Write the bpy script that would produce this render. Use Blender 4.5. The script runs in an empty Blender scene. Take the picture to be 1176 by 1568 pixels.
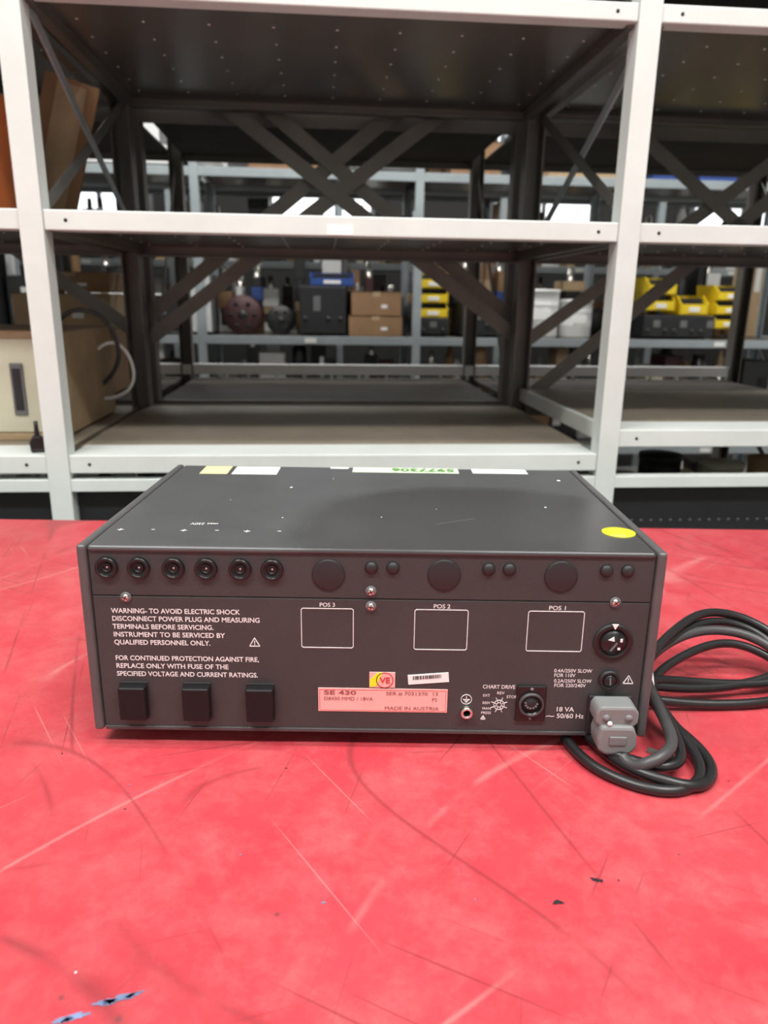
import bpy, bmesh, math, random
from mathutils import Matrix, Vector
random.seed(7)
scene=bpy.context.scene
scene.view_settings.view_transform='Standard'
scene.view_settings.look='None'
H=.315
FLOOR=-.86
COL=scene.collection

# ---------------------------------------------------------------- materials
def mat(name,col,rough=.5,metal=0,var=.0,vscale=8,bump=0,bscale=60,spec=.5,trans=0,emis=None,estr=0):
    m=bpy.data.materials.new(name);m.use_nodes=True
    nt=m.node_tree;b=nt.nodes['Principled BSDF']
    b.inputs['Base Color'].default_value=(*col,1)
    b.inputs['Roughness'].default_value=rough
    b.inputs['Metallic'].default_value=metal
    b.inputs['Specular IOR Level'].default_value=spec
    tc=nt.nodes.new('ShaderNodeTexCoord')
    if var>0:
        n=nt.nodes.new('ShaderNodeTexNoise');n.inputs['Scale'].default_value=vscale;n.inputs['Detail'].default_value=6
        n.inputs['Roughness'].default_value=.65
        nt.links.new(tc.outputs['Object'],n.inputs['Vector'])
        r=nt.nodes.new('ShaderNodeValToRGB')
        r.color_ramp.elements[0].position=.3;r.color_ramp.elements[1].position=.7
        r.color_ramp.elements[0].color=(*[c*(1-var) for c in col],1)
        r.color_ramp.elements[1].color=(*[min(1,c*(1+var)) for c in col],1)
        nt.links.new(n.outputs['Fac'],r.inputs['Fac']);nt.links.new(r.outputs['Color'],b.inputs['Base Color'])
    if bump>0:
        n2=nt.nodes.new('ShaderNodeTexNoise');n2.inputs['Scale'].default_value=bscale;n2.inputs['Detail'].default_value=3
        nt.links.new(tc.outputs['Object'],n2.inputs['Vector'])
        bp=nt.nodes.new('ShaderNodeBump');bp.inputs['Strength'].default_value=bump;bp.inputs['Distance'].default_value=.002
        nt.links.new(n2.outputs['Fac'],bp.inputs['Height']);nt.links.new(bp.outputs['Normal'],b.inputs['Normal'])
    if emis:
        b.inputs['Emission Color'].default_value=(*emis,1);b.inputs['Emission Strength'].default_value=estr
    return m

M={}
M['paint']=mat('rack_light_grey_paint',(.64,.69,.665),.38,0,.07,5)
M['rackdark']=mat('rack_dark_steel',(.135,.125,.110),.42,.3,.2,6)
M['rackmid']=mat('rack_grey_steel',(.34,.39,.41),.45,.1,.12,6)
M['under']=mat('shelf_underside_steel',(.20,.19,.17),.27,.6,.2,3)
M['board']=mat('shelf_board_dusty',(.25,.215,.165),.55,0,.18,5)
M['boarddk']=mat('shelf_board_shaded',(.040,.033,.027),.7,0,.2,5,spec=.2)  # shadow on the rear rack boards, put into the board colour
M['hole']=mat('hole_black',(.01,.01,.01),.8)
M['rivet']=mat('rivet_bright',(.70,.70,.66),.4,0)
M['case']=mat('case_grey_paint',(.060,.062,.064),.27,0,.10,16,.12,900)
M['panel']=mat('panel_grey_paint',(.042,.042,.043),.55,0,.14,14,.2,900)
M['edge']=mat('case_side_paint',(.085,.087,.088),.36,0,.12,25,.1,600)
M['black']=mat('black_plastic',(.009,.009,.010),.28)
M['blackm']=mat('black_rubber_matt',(.008,.008,.009),.5,spec=.3)
M['plugdk']=mat('dark_rubber',(.018,.018,.020),.5)
M['chrome']=mat('nickel',(.75,.73,.68),.25,1)
M['white']=mat('white_print',(.80,.81,.81),.6)
M['wlabel']=mat('white_label',(.85,.86,.84),.5,0,.04,60)
M['ylabel']=mat('cream_label',(.82,.76,.36),.5,0,.05,60)
M['glabel']=mat('pale_green_label',(.66,.80,.58),.5,0,.05,60)
M['yel']=mat('yellow_sticker',(.80,.80,.03),.45,0,.06,120)
M['pink']=mat('pink_label',(.80,.45,.42),.4,0,.06,60)
M['pinkdk']=mat('pink_print',(.34,.09,.09),.5)
M['red']=mat('red_print',(.6,.04,.05),.5)
M['green']=mat('green_ink',(.10,.28,.06),.5)
M['greyplug']=mat('grey_moulded_plastic',(.19,.20,.20),.45,0,.05,40)
M['cord']=mat('black_cord',(.013,.013,.014),.33)
M['gcord']=mat('grey_cord',(.05,.05,.052),.4)
M['card']=mat('cardboard',(.28,.165,.085),.75,0,.15,10)
M['card2']=mat('cardboard_pale',(.44,.32,.19),.75,0,.12,10)
M['wood']=mat('plywood',(.40,.29,.17),.6,0,.15,12)
M['beige']=mat('beige_enamel',(.60,.59,.45),.45,0,.08,10)
M['yellow']=mat('yellow_plastic',(.85,.62,.02),.4)
M['blue']=mat('blue_plastic',(.03,.08,.30),.4)
M['orange']=mat('orange_carton',(.75,.20,.05),.5)
M['whitep']=mat('white_enamel',(.80,.82,.82),.4,0,.05,8)
M['dk']=mat('dark_equipment',(.016,.017,.019),.5,0,.2,9)
M['gr']=mat('grey_equipment',(.14,.145,.15),.5,0,.2,9)
M['maroon']=mat('maroon_reel',(.055,.018,.020),.6)
M['bluepaint']=mat('blue_paint_mark',(.15,.21,.36),.5,0,.4,90)
M['floor']=mat('concrete',(.20,.19,.18),.5,0,.2,2)
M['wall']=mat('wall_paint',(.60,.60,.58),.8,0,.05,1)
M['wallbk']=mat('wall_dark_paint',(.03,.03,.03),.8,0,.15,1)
M['ceil']=mat('ceiling_paint',(.55,.55,.54),.8,0,.05,1)
M['lamp']=mat('lamp_diffuser',(.9,.9,.9),.5,emis=(1,.98,.95),estr=7)
M['frosty']=mat('daylight_panel',(.8,.8,.8),.5,emis=(.9,.95,1),estr=1.8)

def top_mat():
    # painted sheet-metal cover, darker and smoother in a rounded patch with a noisy edge
    m=bpy.data.materials.new('patchy_cover_paint');m.use_nodes=True
    nt=m.node_tree;N=nt.nodes;L=nt.links;b=N['Principled BSDF']
    tc=N.new('ShaderNodeTexCoord');sp=N.new('ShaderNodeSeparateXYZ')
    nz=N.new('ShaderNodeTexNoise');nz.inputs['Scale'].default_value=14;nz.inputs['Detail'].default_value=5
    L.new(tc.outputs['Object'],nz.inputs['Vector'])
    L.new(tc.outputs['Object'],sp.inputs[0])
    def M_(op,a,c=None,d=None):
        x=N.new('ShaderNodeMath');x.operation=op
        for i,v in enumerate((a,c,d)):
            if v is None:continue
            if isinstance(v,(int,float)):x.inputs[i].default_value=v
            else:L.new(v,x.inputs[i])
        return x.outputs[0]
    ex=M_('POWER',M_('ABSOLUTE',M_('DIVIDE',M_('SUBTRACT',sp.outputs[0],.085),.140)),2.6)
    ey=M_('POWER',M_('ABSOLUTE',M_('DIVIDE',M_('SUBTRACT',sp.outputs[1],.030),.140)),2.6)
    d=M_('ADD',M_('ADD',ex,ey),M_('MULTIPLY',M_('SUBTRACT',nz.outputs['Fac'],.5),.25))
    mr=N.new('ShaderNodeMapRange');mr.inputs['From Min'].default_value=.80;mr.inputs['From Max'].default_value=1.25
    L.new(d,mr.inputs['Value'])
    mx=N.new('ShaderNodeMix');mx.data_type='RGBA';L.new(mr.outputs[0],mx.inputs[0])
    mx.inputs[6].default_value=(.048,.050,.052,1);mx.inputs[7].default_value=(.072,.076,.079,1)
    n2=N.new('ShaderNodeTexNoise');n2.inputs['Scale'].default_value=30;n2.inputs['Detail'].default_value=8;L.new(tc.outputs['Object'],n2.inputs['Vector'])
    r2=N.new('ShaderNodeMapRange');r2.inputs['To Min'].default_value=.8;r2.inputs['To Max'].default_value=1.2;L.new(n2.outputs['Fac'],r2.inputs['Value'])
    mm=N.new('ShaderNodeMix');mm.data_type='RGBA';mm.blend_type='MULTIPLY';mm.inputs[0].default_value=1
    L.new(mx.outputs[2],mm.inputs[6]);L.new(r2.outputs[0],mm.inputs[7]);L.new(mm.outputs[2],b.inputs['Base Color'])
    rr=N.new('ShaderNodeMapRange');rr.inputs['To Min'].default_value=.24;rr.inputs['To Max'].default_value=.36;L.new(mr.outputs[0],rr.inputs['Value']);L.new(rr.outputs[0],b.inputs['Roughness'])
    return m
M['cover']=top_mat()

def table_mat():
    m=bpy.data.materials.new('worn_red_paint');m.use_nodes=True
    nt=m.node_tree;N=nt.nodes;L=nt.links;b=N['Principled BSDF']
    tc=N.new('ShaderNodeTexCoord')
    def noise(scale,detail=6,rough=.6,rot=0,sc=(1,1,1),dist=0,loc=(0,0,0)):
        m1=N.new('ShaderNodeMapping');m1.inputs['Rotation'].default_value=(0,0,rot)
        L.new(tc.outputs['Object'],m1.inputs['Vector'])
        mp=N.new('ShaderNodeMapping');mp.inputs['Scale'].default_value=sc
        mp.inputs['Location'].default_value=loc
        L.new(m1.outputs['Vector'],mp.inputs['Vector'])
        n=N.new('ShaderNodeTexNoise');n.inputs['Scale'].default_value=scale;n.inputs['Detail'].default_value=detail
        n.inputs['Roughness'].default_value=rough;n.inputs['Distortion'].default_value=dist
        L.new(mp.outputs['Vector'],n.inputs['Vector']);return n.outputs['Fac']
    def ramp(f,stops):
        r=N.new('ShaderNodeValToRGB');e=r.color_ramp.elements
        e[0].position,e[0].color=stops[0][0],(*stops[0][1],1)
        e[1].position,e[1].color=stops[1][0],(*stops[1][1],1)
        for p,c in stops[2:]:
            x=e.new(p);x.color=(*c,1)
        L.new(f,r.inputs['Fac']);return r.outputs['Color']
    def mul(a,bb):
        mm=N.new('ShaderNodeMath');mm.operation='MULTIPLY';L.new(a,mm.inputs[0]);L.new(bb,mm.inputs[1]);return mm.outputs[0]
    def mix(f,a,bb,mode='MIX'):
        x=N.new('ShaderNodeMix');x.data_type='RGBA';x.blend_type=mode
        if isinstance(f,float): x.inputs[0].default_value=f
        else: L.new(f,x.inputs[0])
        for s,v in ((6,a),(7,bb)):
            if isinstance(v,tuple): x.inputs[s].default_value=(*v,1)
            else: L.new(v,x.inputs[s])
        return x.outputs[2]
    def g(v): return (v,v,v)
    base=ramp(noise(6,10,.7),[(.3,(.46,.036,.052)),(.7,(.56,.064,.080))])
    hz=ramp(noise(18,12,.82,0,(1,1,1),.1),[(.45,g(0)),(.80,g(.6))])
    c=mix(hz,base,(.62,.21,.20))  # pale pink haze of lamp gloss, painted into the red as noise
    gm=ramp(noise(60,10,.75),[(.55,g(0)),(.75,g(.45))])
    c=mix(gm,c,(.30,.035,.045))
    big=ramp(noise(2.6,5,.6,.4),[(.50,g(0)),(.68,g(.35))])
    c=mix(big,c,(.37,.03,.045))
    DK=(.22,.03,.035);LT=(.68,.32,.30)
    for i,(rot,lx,wy,th,col,amt) in enumerate([(.45,5,330,.765,DK,.6),(-.8,4,360,.775,LT,.35),(1.3,5,300,.765,DK,.6),(-1.35,6,360,.775,DK,.5),
         (.95,4,330,.775,LT,.35),(-.3,6,380,.775,DK,.5),(2.1,8,330,.77,DK,.5)]):
        f=noise(1,0,.5,rot,(lx,wy,1),0,(i*3.7,i*1.3,0))
        f2=ramp(f,[(th,g(0)),(th+.03,g(amt))])
        br=ramp(noise(4.3+i*.6,2,.5,rot+1,loc=(i,0,i)),[(.47,g(0)),(.55,g(1))])
        c=mix(mul(f2,br),c,col)
    for i,(rot,s,sc,wd,col,amt) in enumerate([(.5,1.3,(1,3,1),.0012,DK,.65),(-.7,1.0,(1,4,1),.0010,LT,.4),(1.25,1.4,(1,3,1),.0012,DK,.6),(.9,1.2,(1,3,1),.0012,DK,.65),(-1.2,1.1,(1,4,1),.0010,LT,.35),(.1,1.5,(1,3,1),.0012,DK,.5)]):
        f=noise(s,0,.4,rot,sc,0,(i*2.7,i*4.3,0))
        f2=ramp(f,[(.5-wd,g(0)),(.5,g(amt)),(.5+wd,g(0))])
        br=ramp(noise(5.1+i*.7,3,.6,rot+1,loc=(i,3,i)),[(.46,g(0)),(.54,g(1))])
        c=mix(mul(f2,br),c,col)
    v=N.new('ShaderNodeTexVoronoi');v.inputs['Scale'].default_value=29;L.new(tc.outputs['Object'],v.inputs['Vector'])
    vv=ramp(v.outputs['Distance'],[(.03,g(.75)),(.06,g(0))])
    msk=ramp(noise(4,2,.5,.3),[(.48,g(0)),(.52,g(1))])
    c=mix(mul(vv,msk),c,(.16,.05,.055))
    L.new(c,b.inputs['Base Color'])
    rr=ramp(noise(14,8,.7),[(.3,g(.26)),(.7,g(.46))])
    L.new(rr,b.inputs['Roughness'])
    bp=N.new('ShaderNodeBump');bp.inputs['Strength'].default_value=.15;bp.inputs['Distance'].default_value=.002
    L.new(noise(60,8,.75),bp.inputs['Height']);L.new(bp.outputs['Normal'],b.inputs['Normal'])
    return m
M['table']=table_mat()

# ---------------------------------------------------------------- mesh builder
class MB:
    def __init__(s,name,parent=None,matrix=None):
        s.bm=bmesh.new();s.name=name;s.mats=[];s.parent=parent;s.matrix=matrix
    def mi(s,k):
        if k not in s.mats:s.mats.append(k)
        return s.mats.index(k)
    def box(s,x0,x1,y0,y1,z0,z1,k,bev=0,rot=None,seg=2):
        c=Vector(((x0+x1)/2,(y0+y1)/2,(z0+z1)/2))
        mt=Matrix.Translation(c)
        if rot is not None: mt=mt@rot
        mt=mt@Matrix.Diagonal((abs(x1-x0),abs(y1-y0),abs(z1-z0),1))
        r=bmesh.ops.create_cube(s.bm,size=1,matrix=mt)
        vs=r['verts'];i=s.mi(k)
        fs=set(f for v in vs for f in v.link_faces)
        for f in fs:f.material_index=i
        if bev>0:
            es=list(set(e for v in vs for e in v.link_edges))
            rr=bmesh.ops.bevel(s.bm,geom=es,offset=bev,segments=seg,affect='EDGES',profile=.5)
            for f in rr['faces']:f.material_index=i
    def lathe(s,o,axis,prof,k,seg=32,smooth=True):
        ax=Vector(axis).normalized();t=Vector((0,0,1)) if abs(ax.z)<.9 else Vector((1,0,0))
        u=ax.cross(t).normalized();w=ax.cross(u);o=Vector(o);rings=[]
        for r,h in prof:
            if r<1e-7: rings.append([s.bm.verts.new(o+ax*h)])
            else: rings.append([s.bm.verts.new(o+ax*h+u*(r*math.cos(2*math.pi*j/seg))+w*(r*math.sin(2*math.pi*j/seg))) for j in range(seg)])
        for q in range(len(rings)-1):
            kk=k[q] if isinstance(k,list) else k
            i=s.mi(kk);a,b=rings[q],rings[q+1]
            for j in range(seg):
                j2=(j+1)%seg
                if len(a)==1 and len(b)==1:continue
                if len(a)==1:f=s.bm.faces.new((a[0],b[j2],b[j]))
                elif len(b)==1:f=s.bm.faces.new((a[j],a[j2],b[0]))
                else:f=s.bm.faces.new((a[j],a[j2],b[j2],b[j]))
                f.material_index=i;f.smooth=smooth
    def prism(s,pts,y0,y1,k,plane='xz',bev=0):
        def P(a,b,t): return Vector((a,t,b)) if plane=='xz' else (Vector((a,b,t)) if plane=='xy' else Vector((t,a,b)))
        A=[s.bm.verts.new(P(a,b,y0)) for a,b in pts];B=[s.bm.verts.new(P(a,b,y1)) for a,b in pts]
        i=s.mi(k);fs=[s.bm.faces.new(A),s.bm.faces.new(B[::-1])]
        n=len(pts)
        for j in range(n):
            fs.append(s.bm.faces.new((A[j],B[j],B[(j+1)%n],A[(j+1)%n])))
        for f in fs:f.material_index=i
        if bev>0:
            es=list(set(e for f in fs for e in f.edges))
            rr=bmesh.ops.bevel(s.bm,geom=es,offset=bev,segments=2,affect='EDGES',profile=.5)
            for f in rr['faces']:f.material_index=i
    def bar(s,p,q,w,t,k,up=(0,1,0)):
        p=Vector(p);q=Vector(q);d=(q-p);l=d.length;d.normalize();n=Vector(up);n=(n-d*n.dot(d)).normalized();w_=d.cross(n)
        mt=Matrix(((d.x,w_.x,n.x,0),(d.y,w_.y,n.y,0),(d.z,w_.z,n.z,0),(0,0,0,1)))
        mt=Matrix.Translation((p+q)/2)@mt@Matrix.Diagonal((l,w,t,1))
        r=bmesh.ops.create_cube(s.bm,size=1,matrix=mt)
        i=s.mi(k)
        for f in set(f for v in r['verts'] for f in v.link_faces):f.material_index=i
    def done(s,loc=None,rotz=None):
        bmesh.ops.recalc_face_normals(s.bm,faces=s.bm.faces)
        me=bpy.data.meshes.new(s.name);s.bm.to_mesh(me);s.bm.free()
        for k in s.mats:me.materials.append(M[k])
        o=bpy.data.objects.new(s.name,me);COL.objects.link(o)
        if s.parent:o.parent=s.parent
        if loc is not None:o.location=loc
        if rotz is not None:o.rotation_euler=(0,0,rotz)
        return o
def empty(name,loc=(0,0,0),rotz=0):
    e=bpy.data.objects.new(name,None);e.empty_display_size=.1;e.location=loc;e.rotation_euler=(0,0,rotz);COL.objects.link(e);return e

# ---------------------------------------------------------------- camera
cam=bpy.data.cameras.new('camera');co=bpy.data.objects.new('camera',cam);COL.objects.link(co)
Rm=Matrix.Rotation(math.radians(74),3,'X')@Matrix.Rotation(math.radians(.8),3,'Z')
co.matrix_world=Matrix.Translation((0,0,H))@Rm.to_4x4()
cam.sensor_fit='VERTICAL';cam.sensor_height=36;cam.sensor_width=27;cam.lens=26
cam.clip_start=.02
cam.dof.use_dof=True;cam.dof.focus_distance=.56;cam.dof.aperture_fstop=8
scene.camera=co

# ---------------------------------------------------------------- room
RX0,RX1,RY0,RY1,RZ1=-4.5,5.0,-2.6,7.2,3.0
def room():
    b=MB('floor');b.box(RX0-.1,RX1+.1,RY0-.1,RY1+.1,FLOOR-.1,FLOOR,'floor');b.done()
    b=MB('ceiling');b.box(RX0-.1,RX1+.1,RY0-.1,RY1+.1,RZ1,RZ1+.1,'ceil');b.done()
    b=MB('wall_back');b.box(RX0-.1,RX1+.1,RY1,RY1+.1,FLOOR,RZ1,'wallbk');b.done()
    b=MB('wall_front');b.box(RX0-.1,RX1+.1,RY0-.1,RY0,FLOOR,RZ1,'wall');b.done()
    b=MB('wall_left');b.box(RX0-.1,RX0,RY0,RY1,FLOOR,RZ1,'wall');b.done()
    b=MB('wall_right');b.box(RX1,RX1+.1,RY0,RY1,FLOOR,RZ1,'wall');b.done()
room()
def lamp(x,y,p,lx=1.5,ly=.28,rot=0):
    e=empty('ceiling_lamp',(x,y,RZ1),rot)
    b=MB('lamp_housing',e);b.box(-lx/2-.03,lx/2+.03,-ly/2-.03,ly/2+.03,-.06,0,'whitep',.01)
    b.box(-lx/2,lx/2,-ly/2,ly/2,-.066,-.058,'lamp',.002);b.done()
    d=bpy.data.lights.new('tube_light','AREA');d.shape='RECTANGLE';d.size=lx;d.size_y=ly;d.energy=p;d.color=(1,.98,.95)
    o=bpy.data.objects.new('tube_light',d);o.parent=e;o.location=(0,0,-.08);COL.objects.link(o)
lamp(-1.1,-.9,74);lamp(1.1,-.9,74)
lamp(-1.1,.35,36);lamp(1.1,.35,36)
lamp(-1.6,3.25,42);lamp(.3,3.3,42);lamp(2.4,3.4,42)
lamp(-1.2,5.2,46);lamp(1.6,5.2,46)
w=bpy.data.worlds.new('world');w.use_nodes=True;w.node_tree.nodes['Background'].inputs[0].default_value=(.8,.85,.9,1);w.node_tree.nodes['Background'].inputs[1].default_value=.4
scene.world=w

# ---------------------------------------------------------------- workbench
def workbench():
    e=empty('workbench')
    b=MB('bench_top',e);b.box(-1.25,1.25,-.30,1.035,-.045,0,'table',.003);b.done()
    b=MB('bench_frame',e)
    for x in (-1.15,1.15):
        for y in (-.2,.93):
            b.box(x-.03,x+.03,y-.03,y+.03,FLOOR,-.045,'rackmid',.003)
    for y in (-.2,.93): b.box(-1.12,1.12,y-.02,y+.02,-.12,-.045,'rackmid',.003)
    for x in (-1.15,1.15): b.box(x-.02,x+.02,-.17,.9,-.12,-.045,'rackmid',.003)
    b.done()
    b=MB('paint_marks',e)
    rr=random.Random(21)
    marks=[(-.120,.2685,.011,.0024,.35,'bluepaint',1),(-.126,.2665,.008,.0020,.25,'bluepaint',9),(-.114,.2705,.006,.0014,.45,'bluepaint',12),(-.137,.2590,.007,.0024,.3,'bluepaint',2),(-.142,.2575,.005,.0020,.3,'bluepaint',22),(.124,.3462,.005,.0018,-.3,'plugdk',3),(.098,.3297,.0045,.0018,.1,'plugdk',4),(-.03,.327,.0016,.0010,0,'bluepaint',5),(-.146,.282,.0008,.0008,0,'wlabel',7)]
    for i in range(14): marks.append((rr.uniform(-.25,.28),rr.uniform(.27,.46),rr.uniform(.0006,.0014),rr.uniform(.0004,.0009),rr.uniform(0,3),rr.choice(['plugdk','plugdk','bluepaint']),30+i))
    for cx,cy,rx,ry,rot,k,sd in marks:
        rnd=random.Random(sd);vs=[]
        for j in range(26):
            a=2*math.pi*j/26;r=.45+.55*rnd.random()
            x=rx*r*math.cos(a);y=ry*r*math.sin(a)
            vs.append(b.bm.verts.new((cx+x*math.cos(rot)-y*math.sin(rot),cy+x*math.sin(rot)+y*math.cos(rot),.0004)))
        f=b.bm.faces.new(vs);f.material_index=b.mi(k)
    b.done()
workbench()

# ---------------------------------------------------------------- chart recorder
DX,DY,DZ=-.0078,.474,.012
def recorder():
    e=empty('chart_recorder',(DX,DY,DZ))
    W,D,HT=.2,.251,.1413
    b=MB('case',e)
    b.box(-.1935,.1935,.0015,D-.002,.002,HT-.004,'case')
    b.box(-.1925,.1925,0,.004,.0005,.1040,'panel',.0005)
    b.box(-.1925,.1925,0,.004,.1048,.1375,'panel',.0005)
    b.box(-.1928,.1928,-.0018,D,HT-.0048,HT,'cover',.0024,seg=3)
    for s in (-1,1):
        x0,x1=(s*.1934,s*W) if s>0 else (s*W,s*.1934)
        b.box(x0,x1,-.0025,D+.002,0,HT+.0003,'edge',.0022,seg=3)
    b.box(-.1925,.1925,-.001,.003,0,.003,'case',.0006)
    for x in (-.165,.165):
        for y in (.035,.215):
            b.lathe((x,y,.001),(0,0,-1),[(0,0),(.014,0),(.014,.010),(.011,.013),(0,.013)],'plugdk',24)
    b.done()
    F=(0,-1,0)
    b=MB('rear_fittings',e)
    for x in (-.1807,-.1588,-.1352,-.1129,-.0897,-.0679):
        b.lathe((x,0,.1252),F,[(.0077,0),(.0077,.0022),(.0071,.0030),(.0058,.0030),(.0052,.0022),(.0052,-.004),(.0,-.004)],['black']*5+['hole'],36)
        b.lathe((x,-.0001,.1252),F,[(.0036,-.0035),(.0036,.0012),(.0030,.0016),(.0022,.0012),(.0022,-.0035)],'black',28)
        b.lathe((x,-.0001,.1252),F,[(.0056,.0012),(.0052,.0014),(.0049,.0012)],'gcord',28)
        b.lathe((x,0,.1252),F,[(.0012,-.003),(.0012,.0004),(0,.0006)],'chrome',14)
    for x,z in ((-.0296,.1219),(.0495,.1228),(.1293,.1230)):
        b.lathe((x,0,z),F,[(.0114,0),(.0112,.0010),(.0100,.0013),(.0,.0013)],'plugdk',48)
    for x in (-.0003,.0144,.0797,.0938,.1600,.1744):
        b.lathe((x,0,.1276),F,[(.0046,0),(.0045,.001),(.0036,.0022),(.0018,.0029),(0,.0030)],'plugdk',28)
    for x,z,a in ((-.1695,.1035,.5),(-.0004,.1104,1.2),(-.0003,.0992,.2),(.1682,.1047,.8)):
        b.lathe((x,0,z),F,[(.0038,0),(.0038,.0007),(.0032,.0010),(.0,.0010)],'gr',24)
        b.lathe((x,0,z),F,[(.0027,.001),(.0025,.0020),(.0016,.0025),(0,.0026)],'chrome',20)
        for k in (0,1):
            r=Matrix.Rotation(a+k*math.pi/2,4,'Y')
            b.box(x-.0020,x+.0020,-.0029,-.0022,z-.0003,z+.0003,'hole',rot=r)
    for x0,x1 in ((-.1790,-.1598),(-.1338,-.1145),(-.0886,-.0690)):
        b.box(x0,x1,-.0075,.001,.0110,.0370,'blackm',.0014,seg=3)
        b.box(x0-.0006,x1+.0006,-.0008,.001,.0095,.0385,'plugdk',.0004)
    b.lathe((.0692,0,.0188),F,[(.0044,0),(.0044,.004),(.0040,.0046),(.0028,.0046),(.0024,.0040),(.0022,0),(0,0)],['chrome']*3+['chrome','black','black'],28)
    b.box(.1045,.1257,-.0022,.001,.0113,.0402,'black',.0008)
    b.lathe((.1150,-.0022,.0262),F,[(.0090,0),(.0090,.0024),(.0082,.0028),(.0074,.0024),(.0072,-.001),(0,-.001)],['gcord']*3+['black','hole'],40)
    b.lathe((.1150,-.0022,.0262),F,[(.0066,-.001),(.0064,.0010),(.0,.0010)],'plugdk',32)
    for j in range(7):
        a=math.pi*(.02+j*.16)+.1
        b.lathe((.1150+.0042*math.cos(a),-.0032,.0262-.0042*math.sin(a)+.001),F,[(.0009,0),(.0009,.0003),(0,.0003)],'gr',10)
    for z in (.0148,.0382):b.lathe((.115,-.0022,z-.0004),F,[(.0013,0),(.0010,.0006),(0,.0006)],'gr',12)
    b.lathe((.1694,0,.0748),F,[(.0138,0),(.0138,.0014),(.0130,.0020),(.0100,.0022),(.0096,.0008),(.0088,.0008),(.0084,.0030),(.0,.0030)],['plugdk','plugdk','black','black','hole','black','black'],48)
    b.prism([(.1672,.0890),(.1716,.0890),(.1694,.0850)],-.0026,-.0018,'white')
    b.box(.1688,.1700,-.0036,-.0028,.0685,.0760,'gr',rot=Matrix.Rotation(.6,4,'Y'))
    b.prism([(.1652,.0775),(.1690,.0800),(.1696,.0765)],-.0036,-.0030,'white')
    b.box(.1736,.1752,-.0034,-.0029,.0760,.0785,'white')
    b.box(.1722,.1740,-.0034,-.0029,.0700,.0716,'white')
    b.lathe((.1695,0,.0456),F,[(.0076,0),(.0076,.0022),(.0068,.0032),(.0050,.0032),(.0048,.0020),(.0044,.0020),(.0042,.0036),(0,.0036)],['plugdk','plugdk','black','black','hole','black','black'],40)
    b.box(.1668,.1722,-.0040,-.0034,.0451,.0461,'gr',rot=Matrix.Rotation(1.5,4,'Y'))
    b.box(.1560,.1870,-.003,.001,.0030,.0335,'plugdk',.0008)
    b.done()
    b=MB('mains_plug',e)
    b.prism([(.1590,.0345),(.1835,.0345),(.1868,.0300),(.1868,.0225),(.1835,.0190),(.1600,.0190),(.1566,.0225),(.1566,.0300)],-.020,-.003,'greyplug',bev=.0018)
    b.prism([(.1600,.0215),(.1830,.0215),(.1850,.0150),(.1862,.0060),(.1830,.0010),(.1770,-.0010),(.1640,-.0005),(.1590,.0030),(.1580,.0120)],-.024,-.004,'greyplug',bev=.0022)
    b.lathe((.1640,-.0205,.0265),F,[(.0028,-.001),(.0024,.0008),(0,.0010)],'gr',14)
    b.lathe((.1795,-.0205,.0265),F,[(.0028,-.001),(.0024,.0008),(0,.0010)],'gr',14)
    b.box(.166,.178,-.0252,-.0235,.008,.0145,'gr',.0006)
    b.lathe((.1660,-.022,.0235),F,[(.0018,0),(.0014,.0012),(0,.0014)],'wlabel',12)
    b.done()
    def text(body,x,z,h,width=None,k='white',align='LEFT',y=-.0003,off=.00,rot=0,top=None,name='print'):
        t=bpy.data.curves.new(name,'FONT');t.body=body;t.size=1;t.extrude=0;t.offset=off;t.align_x=align;t.materials.append(M[k]);t.resolution_u=3
        o=bpy.data.objects.new(name,t);COL.objects.link(o);o.parent=e
        bpy.context.view_layer.update()
        w0=max(o.dimensions.x,1e-6);s=h/.70
        sx=width/w0 if width else s
        o.scale=(sx,s,1)
        if top is None:
            o.location=(x,y,z);o.rotation_euler=(math.pi/2,rot,0)
        else:
            o.location=(x,z,HT+.0006);o.rotation_euler=(0,0,top)
        return o
    for s,x,z,w_ in [("WARNING- TO AVOID ELECTRIC SHOCK",-.1806,.0916,.0896),("DISCONNECT POWER PLUG AND MEASURING",-.1806,.0857,.1026),("TERMINALS BEFORE SERVICING.",-.1806,.0797,.0705),("INSTRUMENT TO BE SERVICED BY",-.1806,.0737,.0780),("QUALIFIED PERSONNEL ONLY.",-.1806,.0677,.0675),("FOR CONTINUED PROTECTION AGAINST FIRE,",-.1808,.0555,.1013),("REPLACE ONLY WITH FUSE OF THE",-.1808,.0494,.0795),("SPECIFIED VOLTAGE AND CURRENT RATINGS.",-.1808,.0432,.1003)]:
        text(s,x,z,.0036,w_,off=.018)
    text("POS 3",-.0305,.0984,.0030,.0105,align='CENTER',off=.01);text("POS 2",.0488,.0984,.0030,.0115,align='CENTER',off=.01);text("POS 1",.1290,.0984,.0030,.0115,align='CENTER',off=.01)
    text("0.4A/250V SLOW",.1300,.0506,.0027,.0270,off=.01);text("FOR 110V",.1302,.0470,.0027,.0150,off=.01);text("0.2A/250V SLOW",.1305,.0426,.0027,.0268,off=.01);text("FOR 220/240V",.1308,.0390,.0027,.0225,off=.01)
    text("18 VA",.1400,.0194,.0036,.0125,align='CENTER',off=.012);text("50/60 Hz",.1345,.0140,.0036,.0195,off=.012);text("~",.1268,.0140,.0036,.006,off=.02)
    text("CHART DRIVE",.0800,.0370,.0030,.0232,off=.01)
    text("EXT",.0805,.0305,.0020,off=.01);text("REV",.0905,.0325,.0022,off=.01);text("STOP",.0975,.0295,.0022,off=.01);text("REM",.0805,.0245,.0020,off=.01);text("MAN",.0805,.0200,.0020,off=.01);text("PRESS",.0798,.0165,.0020,off=.01)
    b=MB('printed_symbols',e)
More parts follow.
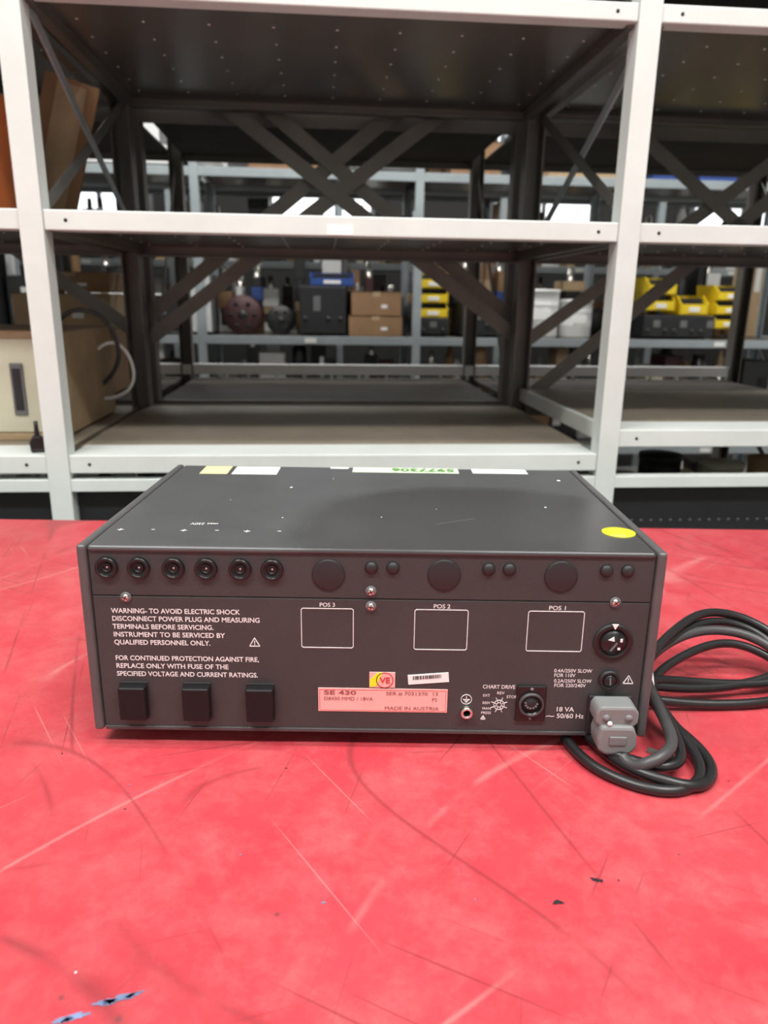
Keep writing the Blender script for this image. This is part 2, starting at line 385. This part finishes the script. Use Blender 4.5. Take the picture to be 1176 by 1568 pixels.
    def seg(p,q,w_=.0005):
        b.bar((p[0],-.0002,p[1]),(q[0],-.0002,q[1]),w_,.0004,'white')
    for xa,za,xb,zb in ((-.0487,.0970,-.0125,.0673),(.0302,.0972,.0672,.0669),(.1090,.0972,.1478,.0669)):
        r=.0010
        seg((xa+r,za),(xb-r,za));seg((xa+r,zb),(xb-r,zb));seg((xa,za-r),(xa,zb+r));seg((xb,za-r),(xb,zb+r))
        seg((xa,za-r),(xa+r,za));seg((xb,za-r),(xb-r,za));seg((xa,zb+r),(xa+r,zb));seg((xb,zb+r),(xb-r,zb))
    def tri(x,z,s):
        p=[(x-s,z-s*.85),(x+s,z-s*.85),(x,z+s*.9)]
        for i in range(3):seg(p[i],p[(i+1)%3],.0006)
        seg((x,z+s*.25),(x,z-s*.3),.0006);seg((x,z-s*.45),(x,z-s*.6),.0006)
    tri(-.0818,.0707,.0036);tri(.1834,.0455,.0036);tri(.0815,.0135,.0016)
    def ring(x,z,r,n=20,w_=.0004):
        for j in range(n):
            a=2*math.pi*j/n;a2=2*math.pi*(j+1)/n
            seg((x+r*math.cos(a),z+r*math.sin(a)),(x+r*math.cos(a2),z+r*math.sin(a2)),w_)
    ring(.0688,.0280,.0038);seg((.0688,.0305),(.0688,.0278));seg((.0664,.0278),(.0712,.0278));seg((.0672,.0268),(.0704,.0268));seg((.0680,.0258),(.0696,.0258))
    ring(.0925,.0239,.0038);ring(.0925,.0239,.0018,12)
    for j in range(8):
        a=2*math.pi*j/8+.39
        seg((.0925+.0038*math.cos(a),.0239+.0038*math.sin(a)),(.0925+.0062*math.cos(a),.0239+.0062*math.sin(a)),.0004)
        ring(.0925+.0028*math.cos(a),.0239+.0028*math.sin(a),.0003,6)
    b.done()
    b=MB('stickers',e)
    b.box(-.0376,.0552,-.0005,.0002,.0170,.0358,'pink',.0002)
    for (xa,xb,za,zb) in ((-.0365,.0541,.0345,.0347),(-.0365,.0541,.0179,.0181),(-.0365,-.0363,.0181,.0345),(.0539,.0541,.0181,.0345)):
        b.box(xa,xb,-.0007,-.0004,za,zb,'red')
    b.box(-.0010,.0174,-.0006,.0002,.0366,.0488,'pink',.0002)
    b.prism([(-.0006,.0430),(.0050,.0486),(.0085,.0486),(.0040,.0380),(-.0006,.0372)],-.0009,-.0006,'yel')
    b.lathe((.0100,-.0006,.0427),F,[(.0062,0),(.0062,.0003),(.0056,.0003)],'red',24)
    r=Matrix.Rotation(-.09,4,'Y')
    b.box(.0265,.0556,-.0006,.0002,.0406,.0480,'wlabel',rot=r)
    rnd=random.Random(3);x=.0300
    while x<.0500:
        wv=rnd.choice((.0003,.0005,.0008));b.box(x,x+wv,-.0008,-.0006,.0442+.09*(x-.041),.0470+.09*(x-.041),'hole');x+=wv+rnd.choice((.0003,.0006))
    z0,z1=HT-.0002,HT+.0003
    b.box(-.1692,-.1430,.214,.246,z0,z1,'ylabel',rot=Matrix.Rotation(.02,4,'Z'))
    b.box(-.1385,-.0955,.214,.246,z0,z1,'wlabel',rot=Matrix.Rotation(.01,4,'Z'))
    b.box(-.0235,.0805,.229,.250,z0,z1,'glabel')
    b.box(.0940,.1480,.231,.2495,z0,z1,'wlabel')
    b.box(-.046,-.028,.243,.2495,z0,z1,'wlabel')
    b.lathe((.1800,.0440,HT+.0000),(0,0,1),[(.0120,0),(.0120,.0006),(0,.0006)],'yel',36)
    for px,py,s in ((-.07,.07,.0005),(.006,.075,.0004),(-.075,.165,.0011),(-.04,.20,.0004),(.14,.11,.0008),(.05,.1,.0003),(-.12,.12,.0003),(.172,.205,.0014)):
        b.box(px-s,px+s,py-s,py+s*1.4,z0,HT+.0002,'wlabel')
    b.box(.045,.080,.066,.0664,z0,z1,'gr',rot=Matrix.Rotation(.5,4,'Z'))
    b.done()
    text("SE 430",-.0335,.0308,.0032,.0230,'pinkdk',y=-.0008,off=.02);text("SER # 7031370  13",.0110,.0308,.0028,.0370,'pinkdk',y=-.0008)
    text("D8430 MMD / 18VA",-.0335,.0262,.0028,.0350,'pinkdk',y=-.0008);text("P2",.0440,.0262,.0028,None,'pinkdk',y=-.0008)
    text("MADE IN AUSTRIA",.0100,.0190,.0028,.0390,'pinkdk',y=-.0008)
    text("VE",.0065,.0405,.0046,.0075,'red',y=-.0011,off=.02)
    text("5977306",.0770,.2460,.0120,.062,'green',top=math.pi,off=.03)
    text("max 250V",-.115,.0520,.0050,.020,'white',top=math.pi,off=.0)
    for x,s in ((-.1807,'+'),(-.1588,'-'),(-.1352,'+'),(-.1129,'-'),(-.0897,'+'),(-.0679,'-')):
        text(s,x+.002,.036,.0065,None,'white',top=math.pi,off=.01)
recorder()

# ---------------------------------------------------------------- power cord
def cord():
    e=empty('power_cord')
    def tube(name,pts,r,k,cyc=False):
        c=bpy.data.curves.new(name,'CURVE');c.dimensions='3D';c.bevel_depth=r;c.bevel_resolution=5;c.resolution_u=14;c.materials.append(M[k])
        s=c.splines.new('NURBS');s.points.add(len(pts)-1)
        for i,p in enumerate(pts):s.points[i].co=(*p,1)
        s.order_u=4;s.use_endpoint_u=not cyc;s.use_cyclic_u=cyc
        o=bpy.data.objects.new(name,c);COL.objects.link(o);o.parent=e;return o
    r=.0038
    tube('lead',[(.168,.448,.012),(.172,.440,.008),(.180,.434,.016),(.196,.440,.020),(.206,.456,.020),(.208,.480,.022),(.208,.510,.026),(.212,.545,.028),(.226,.565,.032),(.26,.592,.038),(.30,.605,.040),(.335,.595,.034),(.350,.575,.020)],.0042,'gcord')
    loops=[
     [(.136,.480,.006),(.141,.452,.005),(.163,.430,.004),(.190,.419,.004),(.214,.427,.004),(.226,.450,.006),(.220,.485,.012),(.212,.520,.018),(.222,.548,.020),(.25,.570,.026),(.29,.594,.030),(.32,.597,.028),(.352,.580,.014),(.348,.550,.006),(.31,.532,.005),(.25,.530,.005),(.215,.530,.010)],
     [(.150,.486,.010),(.153,.462,.011),(.172,.444,.011),(.196,.436,.011),(.210,.446,.011),(.214,.468,.014),(.212,.500,.022),(.208,.530,.028),(.216,.556,.030),(.245,.580,.038),(.285,.610,.044),(.32,.616,.040),(.348,.600,.028),(.346,.572,.014),(.31,.556,.011),(.26,.543,.010),(.216,.538,.018)],
     [(.208,.536,.032),(.222,.556,.038),(.255,.588,.048),(.290,.616,.052),(.330,.618,.044),(.360,.595,.028),(.358,.566,.014),(.320,.556,.009),(.26,.550,.014),(.212,.540,.024),(.208,.520,.020),(.218,.495,.010),(.232,.470,.006),(.233,.445,.004),(.217,.424,.004),(.190,.424,.009),(.157,.448,.009),(.155,.490,.004)],
    ]
    for i,l in enumerate(loops):tube('cord_loop_%d'%(i+1),l,r,'cord')
    tube('cord_tie',[(.214,.530,.004),(.215,.525,.018),(.214,.535,.036),(.216,.556,.042),(.217,.566,.026),(.216,.556,.006)],.0024,'wlabel',True)
    b=MB('plug_pins',e)
    b.box(.186,.204,.4475,.4535,.012,.0135,'chrome',rot=Matrix.Rotation(-.6,4,'Z'))
    b.done()
cord()

# ---------------------------------------------------------------- racks
YAW=math.radians(5);P0=Vector((-.0807,1.3284,0))
def rp(x,y,z=0):
    return Vector((P0.x+x*math.cos(YAW)-y*math.sin(YAW),P0.y+x*math.sin(YAW)+y*math.cos(YAW),z))
def upright(b,x,y,k,z1,w=.038,d=1):
    b.box(x-w/2,x+w/2,y-.002,y+.002,FLOOR,z1,k,.001)
    b.box(x-w/2,x-w/2+.004,y,y+d*w,FLOOR,z1,k)
    b.box(x+w/2-.004,x+w/2,y,y+d*w,FLOOR,z1,k)
    b.box(x-.03,x+.03,y-.02,y+.045,FLOOR,FLOOR+.006,k)
def beam(b,x0,x1,y,z0,z1,k,s=1):
    b.box(x0,x1,y-.004,y+.004,z0,z1,k,.002)
    yy=sorted((y,y+s*.10));b.box(x0,x1,yy[0],yy[1],z1-.006,z1-.001,k)
    yy=sorted((y,y+s*.03));b.box(x0,x1,yy[0],yy[1],z0,z0+.003,k)
    for xx in (x0+.035,x1-.035):
        b.lathe((xx,y-.0042,(z0+z1)/2),(0,-1,0),[(.0030,0),(.0030,.0004),(0,.0004)],'hole',12)

def main_rack():
    e=empty('shelving_rack',P0,YAW)
    top=1.30
    b=MB('front_posts',e)
    for x in (-1.5,-.5,.5,1.5):
        upright(b,x,-.006,'paint',top)
    b.done()
    b=MB('back_posts',e)
    for x in (-1.5,-.5,.5,1.5):upright(b,x,.68,'rackdark',top,.045,-1)
    b.done()
    b=MB('beams',e)
    for i in range(3):
        x0=-1.5+i+.019;x1=x0+1-.038
        lv=[(.417,.449),(.752,.779),(1.10,1.127)]
        lv.append((.055,.088) if i==2 else (.010,.043))
        for z0,z1 in lv:beam(b,x0,x1,0,z0,z1,'paint')
        for z0,z1 in lv:
            b.box(x0,x1,.664,.672,z0-.006,z1-.002,'rackdark',.001)
            if z0>.4: b.box(x0,x1,.640,.672,z0-.006,z0-.003,'rackdark')
        b.box(x0,x1,-.006,.02,-.023,-.001,'paint',.001)
    b.done()
    b=MB('shelf_boards',e)
    for i in range(3):
        x0=-1.5+i+.008;x1=x0+1-.016
        for z in (.445,.775,1.123):
            b.box(x0,x1,.006,.664,z-.010,z-.002,'under')
            for xx in (x0+.012,x1-.012):b.box(xx-.010,xx+.010,.01,.66,z-.028,z-.008,'rackdark')
        z=.084 if i==2 else .039
        b.box(x0,x1,.10,.664,z-.012,z,'board')
        if i==2:
            b.box(x0-.002,x0+.012,.0,.664,z-.03,z+.004,'paint',.001)
        b.box(x0,x1,.02,.664,-.16,-.15,'board')
    b.done()
    b=MB('shelf_rivets',e)
    for i in range(3):
        for z in (.765,.435):
            for a in range(9):
                for c in range(7):
                    x=-1.5+i+.06+a*.11;y=.05+c*.09
                    b.lathe((x,y,z+.0002),(0,0,-1),[(.0026,0),(.0020,.0010),(0,.0012)],'rivet',8)
    b.done()
    b=MB('cross_braces',e)
    for p,q,dy in [((-.49,.925),(.49,.225),.690),((.49,.925),(-.485,.205),.697),((-.49,1.02),(.49,.268),.722),((.49,1.03),(-.49,.262),.729)]:
        b.bar((p[0],dy,p[1]),(q[0],dy,q[1]),.036,.003,'rackdark')
    for o in (-1,1):
        for p,q,dy in [((-.49,.925),(.49,.225),.690),((.49,.925),(-.485,.205),.697)]:
            b.bar((p[0]+o,dy,p[1]),(q[0]+o,dy,q[1]),.034,.003,'rackdark')
    b.bar((.50,.690,.03),(1.2,.690,.62),.036,.003,'rackdark')
    for x in (-1.5,-.5,.5,1.5):
        for z0,z1 in ((.46,.75),(.79,1.1)):
            b.bar((x+.012,.04,z0),(x+.012,.64,z1),.022,.003,'rackdark',(1,0,0))
            b.bar((x+.016,.04,z1),(x+.016,.64,z0),.022,.003,'rackmid',(1,0,0))
    b.done()
    b=MB('kick_panel',e)
    b.box(-1.5,1.5,.022,.030,FLOOR,-.023,'dk')
    for a in range(150):
        b.box(-1.49+a*.02,-1.485+a*.02,.0205,.0222,-.0975,-.0945,'gr')
    b.done()
    b=MB('shelf_tag',e)
    b.box(-.022,.022,-.0052,-.0042,.419,.434,'wlabel');b.done()
main_rack()

def rear_rack(name,y0,y1,x0,n,bay,levels,kp,kb,top,kboard='under'):
    e=empty(name,P0,YAW)
    b=MB('posts',e)
    for i in range(n+1):
        x=x0+i*bay;upright(b,x,y0,kp,top,.042);upright(b,x,y1,kp,top,.042,-1)
    b.done()
    b=MB('beams',e)
    for i in range(n):
        a=x0+i*bay+.021;c=a+bay-.042
        for z in levels:
            b.box(a,c,y0-.004,y0+.004,z-.042,z,kb,.002);b.box(a,c,y1-.004,y1+.004,z-.03,z-.001,kb,.002)
            b.box(a,c,y0,y1,z-.010,z-.002,kboard)
            if kb=='rackmid':b.box((a+c)/2-.03,(a+c)/2+.03,y0-.006,y0-.003,z-.034,z-.010,'wlabel')
    b.done()
    b=MB('braces',e)
    for i in range(n+1):
        x=x0+i*bay
        for j in range(len(levels)-1):
            b.bar((x,y0+.03,levels[j]+.02),(x,y1-.03,levels[j+1]-.05),.022,.003,kp,(1,0,0))
    b.done()
    return e
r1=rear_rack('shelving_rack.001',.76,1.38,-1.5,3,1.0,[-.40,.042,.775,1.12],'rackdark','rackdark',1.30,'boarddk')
b=MB('lip_strip',r1);b.box(-1.48,1.48,1.345,1.350,.055,.090,'whitep',.001);b.box(-1.48,1.48,1.345,1.375,.086,.090,'whitep')
for i in range(31):b.box(-1.47+i*.098,-1.46+i*.098,1.346,1.350,.038,.056,'paint')
b.done()
rear_rack('shelving_rack.002',2.6,3.2,-2.835,5,1.1,[-.45,.13,.92,1.5],'rackmid','rackmid',1.9)
rear_rack('shelving_rack.003',3.9,4.5,-3.2,6,1.1,[-.45,.10,.55,1.05,1.55],'rackmid','rackmid',2.1)

# ---------------------------------------------------------------- stored goods
def carton(name,x,y,z,w,d,h,k='card',rot=0):
    b=MB(name)
    b.box(-w/2,w/2,-d/2,d/2,0,h,k,.002)
    b.box(-w/2-.001,w/2+.001,-.02,.02,h-.002,h+.001,'card2')
    b.box(-.02,.02,-d/2-.001,-d/2+.001,h*.78,h,'card2')
    b.box(-w/2,w/2,-d/2-.0015,-d/2+.001,h*.975,h*.995,'hole')
    b.box(w*.1,w*.22,-d/2-.0015,-d/2,h*.3,h*.45,'wlabel')
    p=rp(x,y,z);return b.done(p,YAW+rot)
def bin_(name,x,y,z,w,d,h,k='yellow',n=1):
    b=MB(name)
    for i in range(n):
        zz=i*h*.92
        t=.006
        b.prism([(-w/2,zz),(w/2,zz),(w/2+.006,zz+h),(-w/2-.006,zz+h)],d/2-t,d/2,k)
        b.prism([(-w/2,zz),(w/2,zz),(w/2,zz+h*.55),(-w/2,zz+h*.55)],-d/2,-d/2+t,k)
        b.box(-w/2,w/2,-d/2,d/2,zz,zz+t,k)
        for s in (-1,1):
            b.prism([(-d/2,zz),(d/2,zz),(d/2,zz+h),(-d/4,zz+h),(-d/2,zz+h*.55)],s*w/2-t/2,s*w/2+t/2,k,'yz')
        b.box(-w*.2,w*.2,-d/2-.003,-d/2,zz+h*.15,zz+h*.4,'wlabel')
        b.box(-w*.42,w*.42,-d*.3,d*.4,zz+t,zz+h*.85,'dk')
    return b.done(rp(x,y,z),YAW)
def reel(name,x,y,z,r,wd,k):
    b=MB(name)
    b.lathe((0,-wd/2,r),(0,1,0),[(.02,0),(r,0),(r,.01),(r*.55,.012),(r*.55,wd-.012),(r,wd-.01),(r,wd),(.02,wd)],[k,k,k,'dk',k,k,k],32)
    b.lathe((0,-wd/2-.001,r),(0,1,0),[(0,0),(r*.25,0),(r*.25,.004)],'dk',20)
    for j in range(6):
        a=j*math.pi/3
        b.lathe((r*.62*math.cos(a),-wd/2-.001,r+r*.62*math.sin(a)),(0,1,0),[(0,0),(r*.13,0),(r*.13,.002)],'hole',12)
    return b.done(rp(x,y,z),YAW)
def drum(name,x,y,z,r,h,k='whitep'):
    b=MB(name)
    b.lathe((0,0,0),(0,0,1),[(0,0),(r*.96,0),(r,.01),(r,h*.3),(r*1.02,h*.32),(r,h*.34),(r,h*.66),(r*1.02,h*.68),(r,h*.7),(r,h-.015),(r*1.04,h-.013),(r*1.04,h),(0,h+.004)],k,32)
    b.box(-r*.4,r*.4,-r*1.03,-r*.9,h*.38,h*.58,'wlabel')
    return b.done(rp(x,y,z),YAW)
def instrument(name,x,y,z,w,d,h,kf,kb):
    b=MB(name)
    b.box(-w/2,w/2,-d/2,d/2,.01,h,kb,.004)
    b.box(-w/2+.004,w/2-.004,-d/2-.004,-d/2+.002,.014,h-.006,kf,.002)
    n=max(2,int(w/.05))
    for i in range(n):
        xx=-w/2+w*(i+.5)/n
        if i%3==1:b.box(xx-.018,xx+.018,-d/2-.006,-d/2-.003,h*.5,h*.8,'gr')
        else:b.lathe((xx,-d/2-.004,h*.35),(0,-1,0),[(.012,0),(.010,.012),(0,.012)],'dk',16)
    for sx in (-1,1):
        for sy in (-1,1):b.lathe((sx*w*.4,sy*d*.38,.011),(0,0,-1),[(.01,0),(.01,.011),(0,.011)],'plugdk',12)
    return b.done(rp(x,y,z),YAW)

def crate():
    e=empty('equipment_crate',rp(-.72,.36,.039),YAW)
    b=MB('crate_body',e)
    w,d,h=.36,.38,.208
    b.box(-w/2,w/2,-d/2,d/2,.004,h,'wood',.003)
    b.box(-w/2+.012,w/2-.012,-d/2-.004,-d/2+.002,.016,h-.012,'beige',.002)
    b.box(w/2-.09,w/2-.065,-d/2-.008,-d/2-.003,.05,.15,'gr',.002)
    b.box(w/2-.085,w/2-.07,-d/2-.0095,-d/2-.007,.06,.14,'dk')
    b.box(w/2-.14,w/2-.125,-d/2-.006,-d/2-.003,.04,.17,'whitep')
    b.box(-w/2,w/2,-d/2-.006,-d/2+.004,0,.014,'wood',.002);b.box(-w/2,w/2,-d/2-.006,-d/2+.004,h-.012,h+.003,'wood',.002)
    b.box(w/2-.012,w/2+.001,-d/2-.006,-d/2+.004,0,h,'wood',.001)
    for z in (.05,.10,.15):b.lathe((w/2-.03,-d/2-.004,z),(0,-1,0),[(.004,0),(.003,.003),(0,.003)],'gr',10)
    b.done()
    for n,pts,r in (('crate_cable',[(.18,.08,.16),(.21,.08,.185),(.245,.09,.16),(.255,.10,.10),(.24,.10,.06),(.20,.10,.045),(.18,.10,.045)],.004),
                    ('crate_cable_b',[(.10,.05,.208),(.13,.04,.25),(.19,.05,.25),(.225,.08,.20),(.23,.09,.12),(.18,.10,.08)],.005)):
        c=bpy.data.curves.new(n,'CURVE');c.dimensions='3D';c.bevel_depth=r;c.bevel_resolution=4;c.materials.append(M['gcord' if n!='crate_cable' else 'whitep'])
        s=c.splines.new('NURBS');s.points.add(len(pts)-1)
        for i,p in enumerate(pts):s.points[i].co=(*p,1)
        s.order_u=4;s.use_endpoint_u=True
        o=bpy.data.objects.new(n,c);COL.objects.link(o);o.parent=e
crate()
def small_plug():
    b=MB('loose_mains_plug')
    b.prism([(-.012,0),(.012,0),(.014,.018),(.008,.030),(-.008,.030),(-.014,.018)],-.01,.01,'black',bev=.003)
    b.lathe((0,0,.026),(0,0,1),[(.005,0),(.0035,.02),(.0035,.03),(0,.03)],'black',12)
    b.done(rp(-.545,.035,.042),YAW+.3)
small_plug()
carton('cardboard_box',-.76,1.02,.044,.26,.3,.18,'card')
carton('cardboard_box',-.76,1.02,.226,.26,.28,.095,'card2',.05)
carton('cardboard_box',-.74,1.02,.325,.22,.2,.055,'card')
def sheet():
    b=MB('cardboard_sheet')
    b.bar((-.05,0,.0),(.03,.0,.27),.11,.008,'card')
    b.bar((-.045,.0,.01),(.03,.0,.26),.06,.014,'wood')
    b.done(rp(-.565,.42,.470),YAW)
sheet()
carton('orange_carton',-.72,.16,.447,.28,.26,.20,'orange')
carton('cardboard_box',-.78,.50,.447,.20,.2,.16,'card2')

S=.13
carton('cardboard_box',.255,2.80,S,.28,.3,.105,'card')
carton('cardboard_box',.255,2.80,S+.107,.26,.28,.12,'card',.03)
reel('cable_reel',-.437,2.80,S,.10,.18,'maroon')
reel('cable_reel',-.24,2.80,S,.075,.16,'dk')
instrument('test_instrument',-.02,2.80,S,.24,.3,.25,'dk','dk')
bin_('storage_bin',.03,2.80,S+.252,.22,.22,.07,'blue')
bin_('storage_bin',.56,2.80,S+.10,.15,.25,.08,'yellow',3)
instrument('test_instrument',.56,2.80,S,.16,.28,.098,'dk','dk')
drum('paint_drum',1.14,2.80,S,.13,.25)
drum('paint_drum',1.37,2.80,S,.09,.20)
bin_('storage_bin',1.80,2.80,S+.15,.15,.25,.09,'yellow',2)
bin_('storage_bin',1.99,2.80,S+.13,.15,.25,.10,'yellow',1)
bin_('storage_bin',2.20,2.80,S+.06,.16,.25,.08,'yellow',3)
instrument('test_instrument',1.9,2.80,S,.40,.3,.125,'dk','dk')
instrument('test_instrument',-.92,2.80,S,.35,.3,.2,'dk','whitep')
instrument('test_instrument',.82,2.80,S,.22,.3,.18,'dk','dk')
instrument('test_instrument',-.66,2.80,S,.14,.25,.30,'whitep','gr')
T=.92
carton('cardboard_box',1.78,2.80,T,.22,.3,.11,'blue');carton('cardboard_box',2.02,2.80,T,.20,.3,.11,'blue')
carton('cardboard_box',-.2,2.80,T,.35,.3,.18,'card');carton('cardboard_box',.75,2.80,T,.25,.3,.16,'card')
carton('cardboard_box',1.3,2.80,T,.35,.3,.2,'card2');instrument('test_instrument',.3,2.80,T,.36,.3,.16,'gr','gr')
instrument('test_instrument',-.95,2.80,T,.4,.3,.2,'whitep','gr')

def clutter(name,y0,y1,x0,x1,z,hmax,seed,gap=.03,hmin=.35):
    rnd=random.Random(seed);b=MB(name);x=x0
    keys=['dk']*9+['gr']*3+['whitep']*6+['card']*5+['card2']*2+['blue','wood','maroon','black','black','beige']
    while x<x1:
        w=rnd.uniform(.04,.16);h=rnd.uniform(hmin,1)*hmax;k=rnd.choice(keys);d=min(rnd.uniform(.10,.24),y1-y0-.02);yc=rnd.uniform(y0+d/2,y1-d/2)
        if x+w>x1:break
        t=rnd.random();cx=x+w/2
        if t<.30:
            b.box(x,x+w,yc-d/2,yc+d/2,z,z+h,k,.004)
            b.box(x+w*.15,x+w*.45,yc-d/2-.004,yc-d/2,z+h*.3,z+h*.6,rnd.choice(['whitep','dk','gr']))
            b.box(x+w*.6,x+w*.85,yc-d/2-.006,yc-d/2,z+h*.5,z+h*.8,rnd.choice(['hole','whitep']))
        elif t<.50:
            r=min(w/2,.09,d/2);b.lathe((cx,yc,z),(0,0,1),[(0,0),(r,0),(r,h*.85),(r*.6,h*.92),(r*.6,h),(0,h)],k,16)
        elif t<.85:
            zz=z
            for q in range(4):
                hh=h*rnd.uniform(.12,.32);ww=w*rnd.uniform(.5,1)/2
                b.box(cx-ww,cx+ww,yc-d/2,yc+d/2,zz,zz+hh,rnd.choice(keys),.004);zz+=hh
            b.lathe((cx,yc,zz),(0,0,1),[(.02,0),(.015,h*.2),(0,h*.2)],'chrome',10)
        else:
            r=min(h/2,w/2);b.lathe((cx,yc-d/2,z+r),(0,1,0),[(0,0),(r,0),(r,d*.2),(r*.5,d*.2),(r*.5,d*.8),(r,d*.8),(r,d),(0,d)],k,20)
        x+=w+rnd.uniform(0,gap)
    return b.done(P0,YAW)
clutter('stored_parts',2.98,3.17,-2.5,2.6,.13,.55,1,.03,.45)
clutter('stored_parts',2.98,3.17,-2.5,2.6,.92,.42,4,.05,.4)
clutter('stored_parts',2.63,2.95,-2.5,-1.15,.13,.5,24)
clutter('stored_parts',2.63,2.95,-2.5,2.6,-.45,.50,3,.02,.5)
clutter('stored_parts',3.92,4.48,-3.0,3.3,.10,.42,6,.02,.5)
clutter('stored_parts',3.92,4.48,-3.0,3.3,.55,.44,7,.02,.5)
clutter('stored_parts',3.92,4.48,-3.0,3.3,1.05,.44,8,.02,.5)
clutter('stored_parts',3.92,4.48,-3.0,3.3,-.45,.50,9,.02,.5)
clutter('stored_parts',.82,1.3,-1.4,1.45,-.40,.30,10)
drum('metal_pot',.93,.35,-.15,.05,.10,'beige');drum('metal_pot',1.05,.35,-.15,.045,.11,'card2')
drum('metal_pot',.80,.40,-.15,.05,.11,'dk')
clutter('stored_parts',.05,.55,1.12,1.45,-.15,.13,12)
for i,x in enumerate((-2.6,-.6,1.4,3.2)):
    b=MB('window_%d'%(i+1));b.box(x-.45,x+.45,RY1-.03,RY1-.01,1.0,1.9,'frosty')
    b.box(x-.48,x+.48,RY1-.05,RY1,.96,1.0,'gr');b.box(x-.48,x+.48,RY1-.05,RY1,1.9,1.94,'gr')
    for s in (-.48,-.02,.44):b.box(x+s,x+s+.04,RY1-.05,RY1,.96,1.94,'gr')
    b.done()
